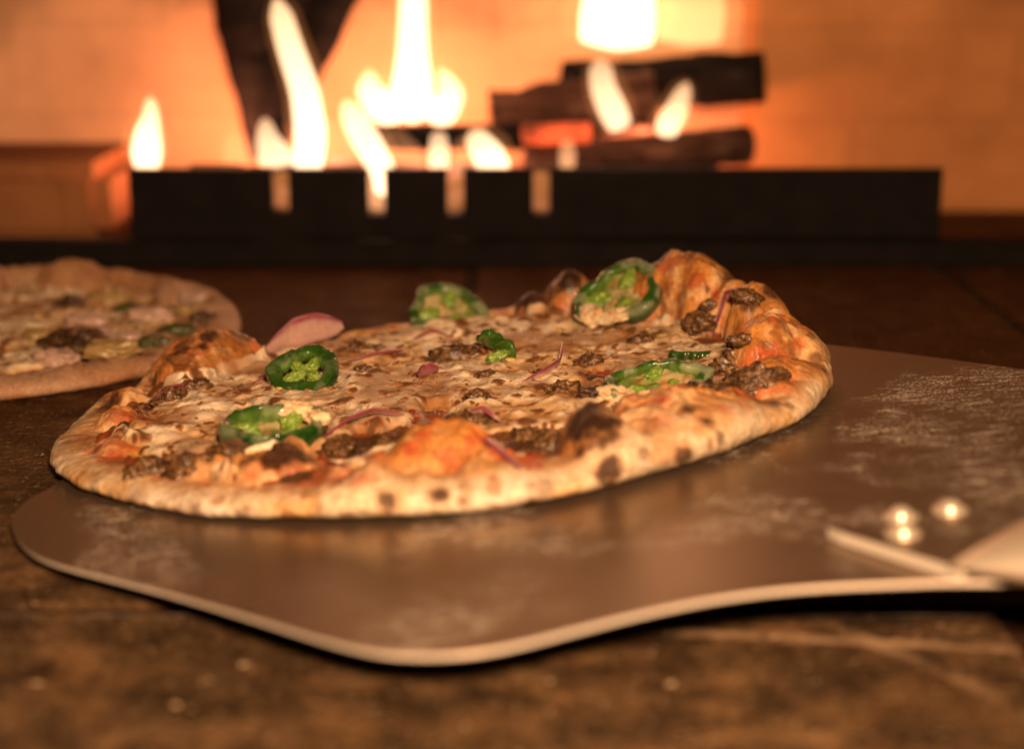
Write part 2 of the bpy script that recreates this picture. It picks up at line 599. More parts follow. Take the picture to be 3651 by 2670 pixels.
log('burning_log', (.032, 1.035, .074), (.146, 1.005, .083), .0155, M['char'], 'thick charred log lying highest, under the large top right flame', 1)
log('burning_log', (-.012, .985, .060), (.082, .985, .070), .0165, M['ashwood'], 'grey ash covered log end left of the highest log', 2)
log('burning_log', (-.085, .955, .053), (.03, .975, .050), .0075, M['char'], 'thin dark stick lying under the broad middle flame', 3)
log('burning_log', (.01, .935, .040), (.135, .985, .046), .011, M['ashwood'], 'pale ash covered log lying low along the tray front', 4)
log('burning_log', (-.146, 1.012, .034), (-.150, 1.028, .200), .0095, M['char'], 'tall black log leaning on the back wall behind the curved flame', 6, .14, 4.2)
log('burning_log', (-.140, .985, .040), (-.082, 1.040, .185), .0075, M['char'], 'black log leaning right behind the tall curved flame', 7, .14, 2.6)
log('burning_log', (-.143, 1.008, .038), (-.117, 1.034, .200), .0085, M['char'], 'black log standing between the two leaning black logs', 15, .14, 3.4)
log('burning_log', (-.17, .90, .039), (-.06, .915, .037), .006, M['ashwood'], 'slim pale stick lying at the left end of the tray', 8)
e = log('ember', (.006, .925, .0575), (.042, .93, .0585), .006, M['ember'], 'red glowing ember chunk below the grey log', 12, .25)
e['category'] = 'ember'; del e['group']


def flame(path, radii, mat, label, group='flames rising from the fire tray', heat=None, watts=0., squash=.8):
    path = np.array(path, float); radii = np.array(radii, float)
    m = 36
    t0 = np.linspace(0, 1, len(path)); t = np.linspace(0, 1, m)
    # Catmull-like smooth resampling
    def rs(a):
        from numpy import interp
        y = interp(t, t0, a)
        for _ in range(6):
            y[1:-1] = (y[:-2] + 2 * y[1:-1] + y[2:]) / 4
        return y
    P = np.stack([rs(path[:, i]) for i in range(3)], -1)
    R = rs(radii) * .84
    endf = np.sqrt(np.clip(1 - ((t - .0) / .0001 < 0), 0, 1))
    R = R * np.sqrt(np.clip(np.minimum(t / .06, 1), .05, 1)) * np.sqrt(np.clip(np.minimum((1 - t) / .10, 1), .02, 1))
    n = 20
    V, Q = tube_arrays(P, R, n, squash)
    V2, T = cap_ends(V, Q, n)
    o0 = P[0]
    me = raw_mesh('flame', V2 - o0, T)
    h = np.repeat(t if heat is None else np.interp(t, np.linspace(0, 1, len(heat)), heat), n)
    if heat is None:
        h = 1 - .55 * h ** 2
    h = np.append(h, [h[0], h[-1]])
    a = me.attributes.new('Heat', 'FLOAT', 'POINT'); a.data.foreach_set('value', h.astype(np.float32))
    o = link('flame', me, mat)
    o.location = o0
    tag(o, label, 'flame', group)
    if watts:
        # added shell imitating a glowing halo, and the light the flame gives
        V, Q = tube_arrays(P + np.array([0, 0, .002]), R * 1.45 + .001, n, squash)
        V2, T = cap_ends(V, Q, n)
        me = raw_mesh('halo', V2 - o0, T)
        a = me.attributes.new('Heat', 'FLOAT', 'POINT'); a.data.foreach_set('value', h.astype(np.float32))
        link('halo', me, M['flame_halo'], o)
        d = bpy.data.lights.new('flame_light', 'POINT')
        d.energy = watts * .16; d.color = (1, .37, .18); d.shadow_soft_size = .020 + 1.2 * max(radii)
        lo = bpy.data.objects.new('flame_light', d); COL.objects.link(lo); lo.parent = o
        lo.location = P[int(m * .62)] - o0
    return o


FL = M['flame']
flame([(-.1925, .90, .040), (-.1925, .90, .050), (-.1915, .90, .060), (-.189, .90, .070), (-.189, .90, .080)], [.0060, .0098, .0082, .0048, .0022], FL, 'short teardrop flame standing at the far left end of the tray', watts=0.45)
flame([(-.1085, .90, .039), (-.1055, .90, .06), (-.108, .90, .083), (-.1155, .90, .106), (-.1215, .90, .130)], [.0088, .0098, .0088, .0078, .0065], FL, 'tall curved flame left of centre, bending to the left', watts=0.62)
flame([(-.0672, .90, .028), (-.0672, .90, .040), (-.0755, .90, .055), (-.083, .90, .068), (-.0875, .90, .078)], [.006, .0072, .0088, .0078, .0040], FL, 'leaning flame between the tall curved one and the broad middle one', watts=0.18)
flame([(-.057, .97, .060), (-.056, .97, .078), (-.0555, .97, .10), (-.0545, .97, .14), (-.053, .97, .19), (-.051, .97, .25)], [.0135, .0140, .0095, .0085, .0075, .006], FL, 'tallest straight flame rising from the middle of the fire', watts=0.62)
flame([(-.062, .965, .0625), (-.073, .965, .069), (-.080, .965, .078), (-.079, .965, .089)], [.0085, .0105, .0085, .0030], FL, 'broad lobe of flame at the left foot of the tallest flame', watts=0.2)
flame([(-.046, .965, .0615), (-.038, .965, .067), (-.0335, .965, .076), (-.040, .965, .090)], [.0085, .0095, .0080, .0030], FL, 'broad lobe of flame at the right foot of the tallest flame', watts=0.2)
flame([(-.0385, .90, .041), (-.0385, .90, .050), (-.0385, .90, .062)], [.0058, .0064, .0044], M['flame_mid'], 'small round flame right of the leaning flame')
flame([(-.006, .90, .0395), (-.0125, .90, .049), (-.0215, .90, .062)], [.0080, .0100, .0058], FL, 'round bright flame low on the tray front, beneath the grey log', watts=0.15)
flame([(.0292, .90, .041), (.0292, .90, .049), (.0292, .90, .058)], [.0042, .0052, .0038], M['flame_low'], 'small dim orange flame under the red ember')
flame([(.0595, .93, .0600), (.055, .93, .069), (.0490, .93, .082), (.0470, .93, .097)], [.0070, .0088, .0080, .0066], M['flame_mid'], 'curved flame licking up to the highest log', watts=0.2)
flame([(.084, .93, .056), (.0845, .93, .062), (.089, .93, .070), (.0945, .93, .085)], [.0055, .0078, .0072, .0036], M['flame_mid'], 'leaning flame at the right end of the fire', watts=0.15)
flame([(.060, 1.005, .0985), (.061, 1.005, .115), (.062, 1.005, .14), (.063, 1.01, .19), (.066, 1.01, .27)], [.0245, .0260, .0225, .018, .010], FL, 'large white flame on top of the highest log', watts=1.0)
flame([(.105, 1.035, .0990), (.106, 1.035, .115), (.106, 1.035, .13), (.104, 1.04, .152)], [.0225, .0245, .0230, .015], M['flame_low'], 'wide pale orange flame beside the large white one', watts=0.12)
flame([(-.124, .91, .038), (-.126, .91, .047), (-.130, .91, .057), (-.131, .91, .068)], [.0085, .0110, .0070, .003], M['flame_mid'], 'short wide flame tucked left of the tall curved flame')
M['peach_glow'] = flame_mat('peach_glow', .17, (1, .44, .20), (1, .30, .09))  # added dim shapes that imitate the peach glow between the flames
for (x, y, wd_, ht, lb) in ((-.150, .945, .013, .026, 'low peach glow added beside the far left teardrop'), (-.100, .95, .016, .032, 'low peach glow added behind the foot of the tall curved flame'), (-.062, .945, .015, .027, 'low peach glow added behind the leaning flame'), (-.022, .95, .015, .022, 'low peach glow added under the thin dark stick')):
    flame([(x, y, .032), (x + .001, y, .032 + ht * .35), (x - .002, y, .032 + ht * .7), (x - .001, y, .032 + ht)], [wd_ * .9, wd_, wd_ * .75, wd_ * .35], M['peach_glow'], lb)
for i, (x, m_) in enumerate(zip(slots, ('flame_dim', 'flame_low', 'flame_dim', 'flame_dim'))):
    flame([(x, .882, .023), (x, .882, .032), (x, .882, .043)], [.0058, .0062, .0062], M[m_], ('dim flame glowing through the leftmost slot of the tray', 'bright orange flame hanging in the second slot of the tray', 'dim flame glowing through the third slot of the tray', 'dim flame glowing through the rightmost slot of the tray')[i], 'flames seen through the tray slots', heat=[.7, .9, 1])

# ------------------------------------------------------------------ plane of the peel and the pizza on it
PRX, PRY = .08, -.02
nrm = Vector((-PRX, -PRY, 1)).normalized()
ux = Vector((1, 0, PRX)).normalized()
vy = nrm.cross(ux)
PO = Vector((-.0238, .5357, .010502))
PM = Matrix((ux, vy, nrm)).transposed().to_4x4()
PM.translation = PO

# ------------------------------------------------------------------ peel
peel = empty('pizza_peel')
peel.matrix_world = PM
tag(peel, 'flour dusted steel pizza peel tilted under the jalapeno pizza', 'pizza peel')
near = [(-.1110, -.0614), (-.1148, -.0717), (-.1146, -.0868), (-.1113, -.0996), (-.1033, -.1167), (-.0922, -.1318), (-.0720, -.1496), (-.0521, -.1678), (-.0324, -.1874), (-.0168, -.2023), (-.0075, -.2098), (.0003, -.2142), (.0124, -.2165), (.0233, -.2145), (.0355, -.2089), (.0499, -.2021), (.0647, -.1967), (.0796, -.1938), (.0941, -.1936), (.1083, -.1950), (.1179, -.1960)]
rest = [(.1300, -.1985), (.1560, -.2000), (.1640, -.1900), (.165, -.170), (.1660, -.1500), (.171, -.130), (.181, -.112), (.193, -.096), (.2035, -.078), (.2075, -.060), (.2055, -.042), (.198, -.026), (.1868, -.0102), (.1727, .0070), (.1574, .0246), (.1408, .0419), (.118, .066), (.098, .084), (.070, .101), (.035, .111), (.0, .108), (-.035, .095), (-.065, .070), (-.088, .038), (-.101, .0), (-.107, -.035)]
ctl = np.array(near + rest)
ctl[:, 1] += .0042 * np.clip((-.14 - ctl[:, 1]) / .05, 0, 1)


def smooth_closed(P, per=6):
    n = len(P); out = []
    for i in range(n):
        p0, p1, p2, p3 = P[i - 1], P[i], P[(i + 1) % n], P[(i + 2) % n]
        for t in np.arange(per) / per:
            out.append(.5 * (2 * p1 + (p2 - p0) * t + (2 * p0 - 5 * p1 + 4 * p2 - p3) * t * t + (3 * p1 - p0 - 3 * p2 + p3) * t ** 3))
    return np.array(out)


out = smooth_closed(ctl)
for _ in range(4):
    out = (np.roll(out, 1, 0) + 2 * out + np.roll(out, -1, 0)) / 4
TH = .0011
bm = bmesh.new()
top = [bm.verts.new((x, y, 0)) for x, y in out]
f = bm.faces.new(top)
r = bmesh.ops.extrude_face_region(bm, geom=[f])
nv = [g for g in r['geom'] if isinstance(g, bmesh.types.BMVert)]
for v_ in nv: v_.co.z -= TH
bm.normal_update()
edges = [e_ for e_ in bm.edges if len(e_.link_faces) == 2 and any(len(f_.verts) > 10 for f_ in e_.link_faces)]
bmesh.ops.bevel(bm, geom=edges, offset=.0003, segments=2, affect='EDGES')
blade = bm_obj('blade', bm, M['steel'], peel, False)
blade.data.materials.append(M['lit_edge'])
for p_ in blade.data.polygons:
    if abs(p_.normal.z) < .9: p_.material_index = 1

# bracket strip riveted on the blade, then the hollow handle
ax = np.array([math.sqrt(.5), -math.sqrt(.5)]); pn = np.array([math.sqrt(.5), math.sqrt(.5)])


def pl(s, o, h): 
    q = ax * s + pn * o
    return Vector((q[0], q[1], h))


AO = -.028
bm = bmesh.new()
pr = [(.180, AO - .012), (.1815, AO - .0150), (.186, AO - .0168), (.222, AO - .0240), (.222, AO + .0200), (.187, AO + .0180), (.183, AO + .0165), (.180, AO + .013)]
f = bm.faces.new([bm.verts.new(pl(s, o, .0030)) for s, o in pr])
r = bmesh.ops.extrude_face_region(bm, geom=[f])
for g in r['geom']:
    if isinstance(g, bmesh.types.BMVert): g.co.z = .0002
bmesh.ops.bevel(bm, geom=[e_ for e_ in bm.edges], offset=.0003, segments=2, affect='EDGES')
br_ = bm_obj('bracket', bm, M['steel'], peel)
br_.data.materials.append(M['lit_edge'])
for p_ in br_.data.polygons:
    if abs(p_.normal.z) < .9: p_.material_index = 1
for s_, o_ in ((.1925, -.0290), (.1995, -.0390), (.1995, -.0190)):
    bm = bmesh.new()
    bmesh.ops.create_uvsphere(bm, u_segments=24, v_segments=14, radius=1)
    c_ = pl(s_, o_, .0031)
    for v_ in bm.verts:
        v_.co = Vector((v_.co.x * .0031, v_.co.y * .0031, max(v_.co.z, -.1) * .0030)) + c_
    bmesh.ops.create_cone(bm, cap_ends=True, segments=28, radius1=.0043, radius2=.0040, depth=.0009, matrix=Matrix.Translation(c_ + Vector((0, 0, .0004))))
    bm_obj('rivet', bm, M['handle'], peel, True)
n = 40
rows = []
for s_, hw, hh, z in [(.220, .0236, .0010, .0040), (.2215, .0240, .0022, .0042), (.226, .0236, .0040, .0046), (.234, .0222, .0062, .0050), (.245, .0200, .0088, .0056), (.260, .0178, .0116, .0070), (.28, .0164, .0138, .0090), (.30, .0158, .0146, .0110), (.42, .0156, .0148, .020), (.62, .0156, .0148, .036)]:
    a = np.linspace(0, 2 * np.pi, n, endpoint=False)
    q = ax * s_ + pn * (AO - .002)
    rows.append(np.stack([q[0] + pn[0] * hw * np.cos(a), q[1] + pn[1] * hw * np.cos(a), z + hh * np.sin(a)], -1))
V = np.concatenate(rows)
V2, T = cap_ends(V, grid_quads(len(rows), n), n)
hd = link('handle', raw_mesh('handle', V2, T), M['handle'], peel)

# ------------------------------------------------------------------ pizza
D2R = math.pi / 180


def ptab(tab, phi):
    """periodic smooth interpolation of (deg, value) pairs"""
    t = sorted(tab)
    x = np.array([a for a, _ in t], float); y = np.array([b for _, b in t], float)
    x = np.concatenate([x[-2:] - 360, x, x[:2] + 360]); y = np.concatenate([y[-2:], y, y[:2]])
    p = (np.degrees(phi) + 180) % 360 - 180
    # cosine interpolation
    i = np.clip(np.searchsorted(x, p) - 1, 0, len(x) - 2)
    f_ = (p - x[i]) / (x[i + 1] - x[i])
    f_ = f_ * f_ * (3 - 2 * f_)
    return y[i] * (1 - f_) + y[i + 1] * f_


class Pizza:
    """height of dough, sauce and cheese over the pizza's own plane, in metres"""

    def __init__(self, R, RH, RW, bumps, seed, floor=.0045):
        self.R, self.RH, self.RW, self.bumps, self.seed, self.floor = R, RH, RW, bumps, seed, floor

    def outer(self, phi):
        return ptab(self.R, phi) * (1 + .006 * fbm(np.cos(phi) * 6, np.sin(phi) * 6, seed=self.seed) + .0012 * fbm(np.cos(phi) * 22, np.sin(phi) * 22, seed=self.seed + 3))

    def dough(self, x, y, fine=True):
        phi = np.arctan2(y, x); r = np.hypot(x, y)
        R = self.outer(phi); w_ = ptab(self.RW, phi); h = ptab(self.RH, phi)
        rc = R - w_ * .55
        d = (rc - r) / (w_ * .60)
        rim = np.where(d > 0, 1 - sstep(0, 1, d), 1.)
        z = self.floor + (h - self.floor) * rim
        sd = self.seed
        wx = x + .0035 * fbm(x * 60, y * 60, seed=sd + 31, o=2); wy = y + .0035 * fbm(x * 60, y * 60, seed=sd + 37, o=2)
        for (bp, br, at, ar, bh) in self.bumps:
            cx, cy = br * math.cos(bp * D2R), br * math.sin(bp * D2R)
            er = np.array([math.cos(bp * D2R), math.sin(bp * D2R)])
            dx, dy = wx - cx, wy - cy
            a = (dx * er[0] + dy * er[1]) / ar; b = (-dx * er[1] + dy * er[0]) / at
            dd = np.sqrt(a * a + b * b)
            dome = np.where(dd < 1, np.sqrt(np.clip(1 - dd ** 2, 0, 1)) ** 1.1, 0)
            bz = bh * dome
            kk = .0015
            hh = np.clip(.5 + .5 * (bz - z) / kk, 0, 1)
            z = z * (1 - hh) + bz * hh + kk * hh * (1 - hh) * .9
        if fine:
            b1_, bi_, _ = worley(wx * 110, wy * 110, sd + 77)
            z = z + .0019 * np.clip(1 - (b1_ / .62) ** 2, 0, 1) * (bi_ > .35) * bi_ * sstep(.006, .009, z)
            up = sstep(.007, .011, z)
            z = z + .0007 * fbm(x * 130, y * 130, seed=sd + 1, o=3) * (.4 + .6 * rim) + (.00022 + .00030 * up) * fbm(x * 420, y * 420, seed=sd + 2, o=3) + .0007 * up * fbm(x * 200, y * 200, seed=sd + 4, o=2)
        return z

    def cheese_mask(self, x, y):
        phi = np.arctan2(y, x); r = np.hypot(x, y)
        R = self.outer(phi); w_ = ptab(self.RW, phi)
        edge = R - w_ * 1.0 + .006 * fbm(x * 55, y * 55, seed=self.seed + 8, o=3)
        return sstep(-.005, .008, edge - r)

    def cheese(self, x, y):
        sd = self.seed
        m = self.cheese_mask(x, y)
        holes = fbm(x * 38, y * 38, seed=sd + 12, o=3)
        m = m * (1 - sstep(.40, 1.0, holes + self.bare(x, y)))
        zd = self.dough(x, y, False) + .0012 * fbm(x * 120, y * 120, seed=sd + 15, o=3)
        m = m * (1 - sstep(.0078, .0105, zd))
        wx = x + .004 * fbm(x * 70, y * 70, seed=sd + 41, o=2); wy = y + .004 * fbm(x * 70, y * 70, seed=sd + 43, o=2)
        d1, i1, d2 = worley(wx * 120, wy * 120, sd + 5)
        lump = (.5 + .5 * np.cos(np.clip(d1 * 1.25, 0, 1) * np.pi)) * (.25 + .75 * i1)
        big = fbm(x * 75, y * 75, seed=sd + 13, o=3)
        mid = fbm(wx * 150, wy * 150, seed=sd + 17, o=3, g=.45)
        str1 = 1 - np.abs(fbm(wx * 95, wy * 140, seed=sd + 21, o=2)) * 2.2
        spot, sid = self.spots(x, y)
        t = .0030 + .0017 * big + .0008 * lump + .00042 * mid + .00012 * str1 + .0007 * spot + .00009 * fbm(x * 1100, y * 1100, seed=sd + 23, o=2)
        return t * m - .0022 * (1 - m), m, lump, big, str1 * .5 + mid * .5, spot

    def bare(self, x, y):
        return np.zeros_like(x)

    def spots(self, x, y):
        sd = self.seed
        wx = x + .0012 * fbm(x * 260, y * 260, seed=sd + 51, o=2); wy = y + .0012 * fbm(x * 260, y * 260, seed=sd + 53, o=2)
        s = np.zeros_like(x)
        for sc, th, q in ((85, .55, 0), (135, .62, 7), (230, .70, 11)):
            d1, i1, _ = worley(wx * sc, wy * sc, sd + 60 + q)
            rad = np.clip((i1 - th) / (1 - th), 0, 1) * .30 + .10
            s = np.maximum(s, np.where(i1 > th, np.clip(1 - (d1 / rad) ** 2, 0, 1), 0))
        return s, None

    def top(self, x, y):
        x = np.atleast_1d(np.asarray(x, float)); y = np.atleast_1d(np.asarray(y, float))
        return float((self.dough(x, y) + np.maximum(self.cheese(x, y)[0], 0))[0])


def build_crust(P, parent, nphi, nr, no, colour):
    phi = np.linspace(0, 2 * np.pi, nphi, endpoint=False)
    R = P.outer(phi); w_ = ptab(P.RW, phi)
    rc = R - w_ * .55
    rows = []; kind = []
    t = np.linspace(0, 1, nr)
    rf = .25 + .75 * t  # interior from a quarter of the radius (the middle is under the cheese)
    rf[0] = .02
    for a in rf:
        rr = rc * a
        x, y = rr * np.cos(phi), rr * np.sin(phi)
        rows.append(np.stack([x, y, P.dough(x, y)], -1)); kind.append(0)
    Hc = rows[-1][:, 2].copy()
    Hs = Hc.copy()
    ker = max(3, int(nphi * .006 / .77))
    for _ in range(3):
        Hs = sum(np.roll(Hs, q) for q in range(-ker, ker + 1)) / (2 * ker + 1)
    sd = P.seed
    for k_ in range(1, no + 1):
        al = math.pi / 2 - k_ / no * math.pi * .93
        fq = float(sstep(0, .30, k_ / no))
        Hk = Hc * (1 - fq) + Hs * fq
        if al >= 0:
            rr = rc + (R - rc) * math.cos(al); z = Hk * (.40 + .60 * math.sin(al))
        else:
            rr = rc + (R - rc) * (math.cos(al) * .55 + .45); z = Hk * .40 * (1 + math.sin(al))
        x, y = rr * np.cos(phi), rr * np.sin(phi)
        nn = .0007 * fbm(x * 70, y * 70, z * 110, sd + 71, 3) + .00022 * fbm(x * 420, y * 420, z * 420, sd + 72, 2)
        nn = nn * min(1, k_ / no * 3)
        x = x + nn * np.cos(phi); y = y + nn * np.sin(phi)
        rows.append(np.stack([x, y, np.maximum(z + nn * .5 * max(math.sin(al), 0), .0003)], -1)); kind.append(1)
    rr = rc * .6
    rows.append(np.stack([rr * np.cos(phi), rr * np.sin(phi), 0 * phi + .0004], -1)); kind.append(2)
    A = np.array(rows)
    V = A.reshape(-1, 3)
    col, ro = colour(V)
    me = raw_mesh('crust', V, grid_quads(len(rows), nphi), col, ro)
    return link('crust', me, M['crust'], parent)


def build_cheese(P, parent, nphi, nr, colour):
    phi = np.linspace(0, 2 * np.pi, nphi, endpoint=False)
    Rm = P.outer(phi) - ptab(P.RW, phi) * .55 + .004
    tt = np.linspace(0, 1, nr) ** .75
    X = (tt[:, None] * Rm[None]) * np.cos(phi); Y = (tt[:, None] * Rm[None]) * np.sin(phi)
    Z0 = P.dough(X, Y, False)
    tck, m, lump, big, str1, spot = P.cheese(X, Y)
    Z = Z0 + tck
    V = np.stack([X, Y, Z], -1).reshape(-1, 3)
    Q = grid_quads(nr, nphi)
    keep = (tck.reshape(-1)[Q] > -.0016).any(1)
    col, ro = colour(X, Y, tck, m, lump, big, str1, spot)
    me = raw_mesh('cheese', V, Q[keep], col.reshape(-1, 3), ro.reshape(-1))
    return link('cheese', me, M['cheese'], parent)


R1 = [(-167, .1225), (-150, .1228), (-131, .121), (-109, .121), (-94, .123), (-80, .1242), (-69, .123), (-55, .1205), (-36, .121), (-25, .124), (-9, .1262), (12, .1275), (30, .128), (45, .128), (62, .128), (75, .126), (90, .121), (103, .117), (125, .112), (147, .112), (165, .115), (180, .119)]
RH1 = [(-175, .0065), (-150, .0065), (-120, .0066), (-95, .0080), (-60, .0085), (-45, .0085), (-25, .0070), (0, .0075), (25, .0095), (45, .017), (60, .011), (80, .0075), (103, .0065), (125, .0065), (145, .009), (165, .0065)]
RW1 = [(-170, .020), (-145, .018), (-120, .016), (-95, .024), (-60, .026), (-45, .024), (-20, .016), (0, .018), (25, .018), (45, .018), (65, .014), (85, .010), (103, .010), (125, .011), (145, .016), (165, .014)]
BUMPS = [  # angle, radius, tangential and radial half-size, height
    (147, .098, .025, .0150, .0200), (156, .098, .015, .014, .0155),
    (-170, .101, .014, .0085, .0112), (-155, .104, .018, .0075, .0092), (173, .104, .011, .009, .0120),
    (-114, .0975, .0170, .0155, .0130), (-124, .099, .011, .011, .0105), (-104, .101, .011, .012, .0095),
    (-87, .0945, .0185, .0200, .0178), (-95, .104, .015, .015, .0125), (-82, .105, .012, .014, .0125),
    (-62, .1025, .0122, .0145, .0195), (-60, .110, .012, .011, .0125),
    (-44, .0985, .0215, .0210, .0165), (-51, .101, .011, .014, .0150), (-35, .104, .016, .015, .0120), (-39, .094, .010, .010, .0150),
    (-5, .1070, .0145, .0135, .0220), (-17, .1110, .0150, .0105, .0152), (-25, .112, .010, .009, .0115), (4, .119, .010, .008, .0165), (-12, .119, .008, .007, .0120),
    (20, .1130, .0135, .0125, .0245), (11, .1150, .0100, .0100, .0175), (27, .118, .012, .011, .0200),
    (41, .1150, .0300, .0150, .0320), (29, .1170, .0230, .0135, .0245), (50, .1150, .018, .0140, .0250),
    (66, .1195, .0125, .0105, .0220), (74, .1180, .0095, .0090, .0130), (60, .119, .012, .010, .0170),
    (118, .105, .012, .006, .0085),
]
pz = Pizza(R1, RH1, RW1, BUMPS, 3)


def bare1(x, y):
    # hand-torn cheese leaves the front edge and a few patches open
    g = 0
    for cx, cy, sx, sy, a in ((.004, -.066, .034, .012, .55), (-.068, -.080, .022, .010, .6), (.033, -.072, .020, .012, .5), (-.098, .004, .012, .020, .5), (.096, -.030, .012, .020, .45), (-.022, -.078, .022, .012, .5), (.018, -.026, .012, .006, .35)):
        g = g + a * np.exp(-((x - cx) / sx) ** 2 - ((y - cy) / sy) ** 2)
    return g


pz.bare = bare1

pizza = empty('pizza')
pizza.matrix_world = PM @ Matrix.Translation((0, 0, .0004))
tag(pizza, 'whole baked pizza with jalapeno slices and charred crust on the steel peel', 'pizza')

CHAR = []      # (x, y, z, radius, darkness) char blisters on the crust
REDS = []      # (x, y, z, radius, strength) tomato stains


def crust_colour(V):
    x, y, z = V.T
    phi = np.arctan2(y, x); r = np.hypot(x, y)
    R = pz.outer(phi); w_ = ptab(pz.RW, phi)
    n1 = fbm(x * 60, y * 60, z * 60, 101, 4); n2 = fbm(x * 220, y * 220, z * 220, 102, 3); n3 = fbm(x * 700, y * 700, z * 700, 103, 2)
    pale = np.array((.71, .54, .34)); gold = np.array((.62, .33, .105)); brown = np.array((.36, .15, .045)); dark = np.array((.035, .017, .010))
    c = mix(pale, gold, sstep(-.2, .8, n1 + .45 * n2) * .8)
    inn = sstep(.007, -.006, r - (R - w_ * .42) + .005 * n1)         # toward the toppings: oily golden, tomato stained
    c = mix(c, (.57, .235, .058), inn * np.clip(.75 + .4 * n1, 0, 1))
    hi = sstep(.008, .020, z)
    rightb = sstep(-.75, -.35, phi) * sstep(.95, .55, phi) * sstep(.0075, .0115, z)
    c = mix(c, mix((.58, .24, .045), (.34, .115, .025), sstep(-.3, .6, n2 + n1)), rightb * .85)
    c = mix(c, (.70, .42, .16), rightb * sstep(.15, .6, fbm(x * 160, y * 160, z * 160, 121, 3)) * .7)
    backb = sstep(.6, 1.2, phi) * sstep(.0075, .0125, z)
    c = mix(c, mix((.50, .19, .04), (.26, .085, .02), sstep(-.3, .6, n2 + n1)), backb * .8)
    c = mix(c, (.52, .20, .040), hi * sstep(-.6, .5, n1) * .75)
    blot = sstep(.05, .45, fbm(x * 150, y * 150, z * 150, 115, 3)) * inn
    c = mix(c, (.74, .47, .23), blot * .65)
    c = mix(c, (.24, .075, .017), sstep(.15, .5, fbm(x * 110, y * 110, z * 110, 117, 4)) * inn * .8)
    outm = sstep(.0, .006, r - (R - w_ * .35))
    c = mix(c, (.72, .61, .47), outm * sstep(.05, .5, fbm(x * 40, y * 40, z * 40, 109, 3)) * .7)
    c = mix(c, (.50, .24, .08), outm * sstep(.25, .65, fbm(x * 90, y * 90, z * 140, 119, 3)) * .5)
    c = mix(c, (.42, .17, .045), sstep(.1, .7, fbm(x * 75, y * 75, z * 75, 123, 4)) * (1 - outm * .6) * .55)
    red = inn * sstep(.15, .5, fbm(x * 120, y * 120, z * 120, 107, 3)) * .75
    for rx_, ry_, rz_, rr_, s_ in REDS:
        dd = np.sqrt((x - rx_) ** 2 + (y - ry_) ** 2 + ((z - rz_) * 1.2) ** 2) / rr_
        red = np.maximum(red, s_ * sstep(1.15, .45, dd + .35 * n2))
    c = mix(c, (.44, .070, .026), np.clip(red, 0, 1) * .78)
    # scorch: speckle and blisters
    sp = sstep(.55, .80, fbm(x * 150, y * 150, z * 150, 111, 2)) * .7
    c = mix(c, brown, sp)
    back = sstep(-.3, .9, np.sin(phi)) * hi
    c = mix(c, (.22, .07, .02), back * sstep(.1, .6, n1 + .4 * n2) * .8)
    for bx, by, bz, br, bd in sorted(CHAR, key=lambda q: q[4]):
        br = br * 1.15
        dd = np.sqrt((x - bx) ** 2 + (y - by) ** 2 + (z - bz) ** 2) / br
        mth = sstep(1.08, .45, dd + .42 * n2 + .22 * n3 + .25 * n1)
        c = mix(c, brown, np.clip(sstep(1.5, .7, dd + .2 * n2) * .6 * min(1, bd + .2), 0, 1))
        c = mix(c, mix(dark * 1.0, (.075, .032, .014), np.full(len(x), .55 if bd < .9 else 0.)), mth * min(.97, bd * 1.2))
    ro = .74 - .18 * rightb - .14 * backb - .24 * inn - .1 * np.clip(red, 0, 1) + .1 * n2
    return c, np.clip(ro, .32, .95)


def cheese_colour(X, Y, tck, m, lump, big, str1, spot):
    n1 = fbm(X * 45, Y * 45, seed=201, o=3); n2 = fbm(X * 300, Y * 300, seed=202, o=3); n3 = fbm(X * 900, Y * 900, seed=203, o=2)
    c = mix((.82, .63, .41), (.66, .42, .20), sstep(-.3, .6, n1 + .3 * n2))
    c = mix(c, (.86, .71, .52), sstep(.25, .8, lump) * .55)
    thin = sstep(.0030, .0006, tck)
    c = mix(c, (.55, .27, .075), thin * .75)
    val = sstep(.15, -.6, big * .6 + .8 * str1)
    c = mix(c, (.30, .115, .028), val * .65)  # hollows of the cheese painted darker to deepen their shade
    brn = sstep(.12, .60, fbm(X * 48, Y * 48, seed=206, o=4) + .15 * big)
    c = mix(c, (.27, .10, .024), brn * .68)
    c = mix(c, (.32, .12, .030), sstep(.02, .35, spot) * .85)
    c = mix(c, (.10, .034, .010), sstep(.35, .85, spot + .15 * n2) * .85)
    fl = sstep(.62, .72, n3 * .5 + .5) * sstep(.1, .4, fbm(X * 140, Y * 140, seed=208, o=2))
    c = mix(c, (.12, .07, .03), fl * .5)
    ro = .50 + .14 * n2 + .1 * n1 - .08 * thin
    return c, np.clip(ro, .3, .7)


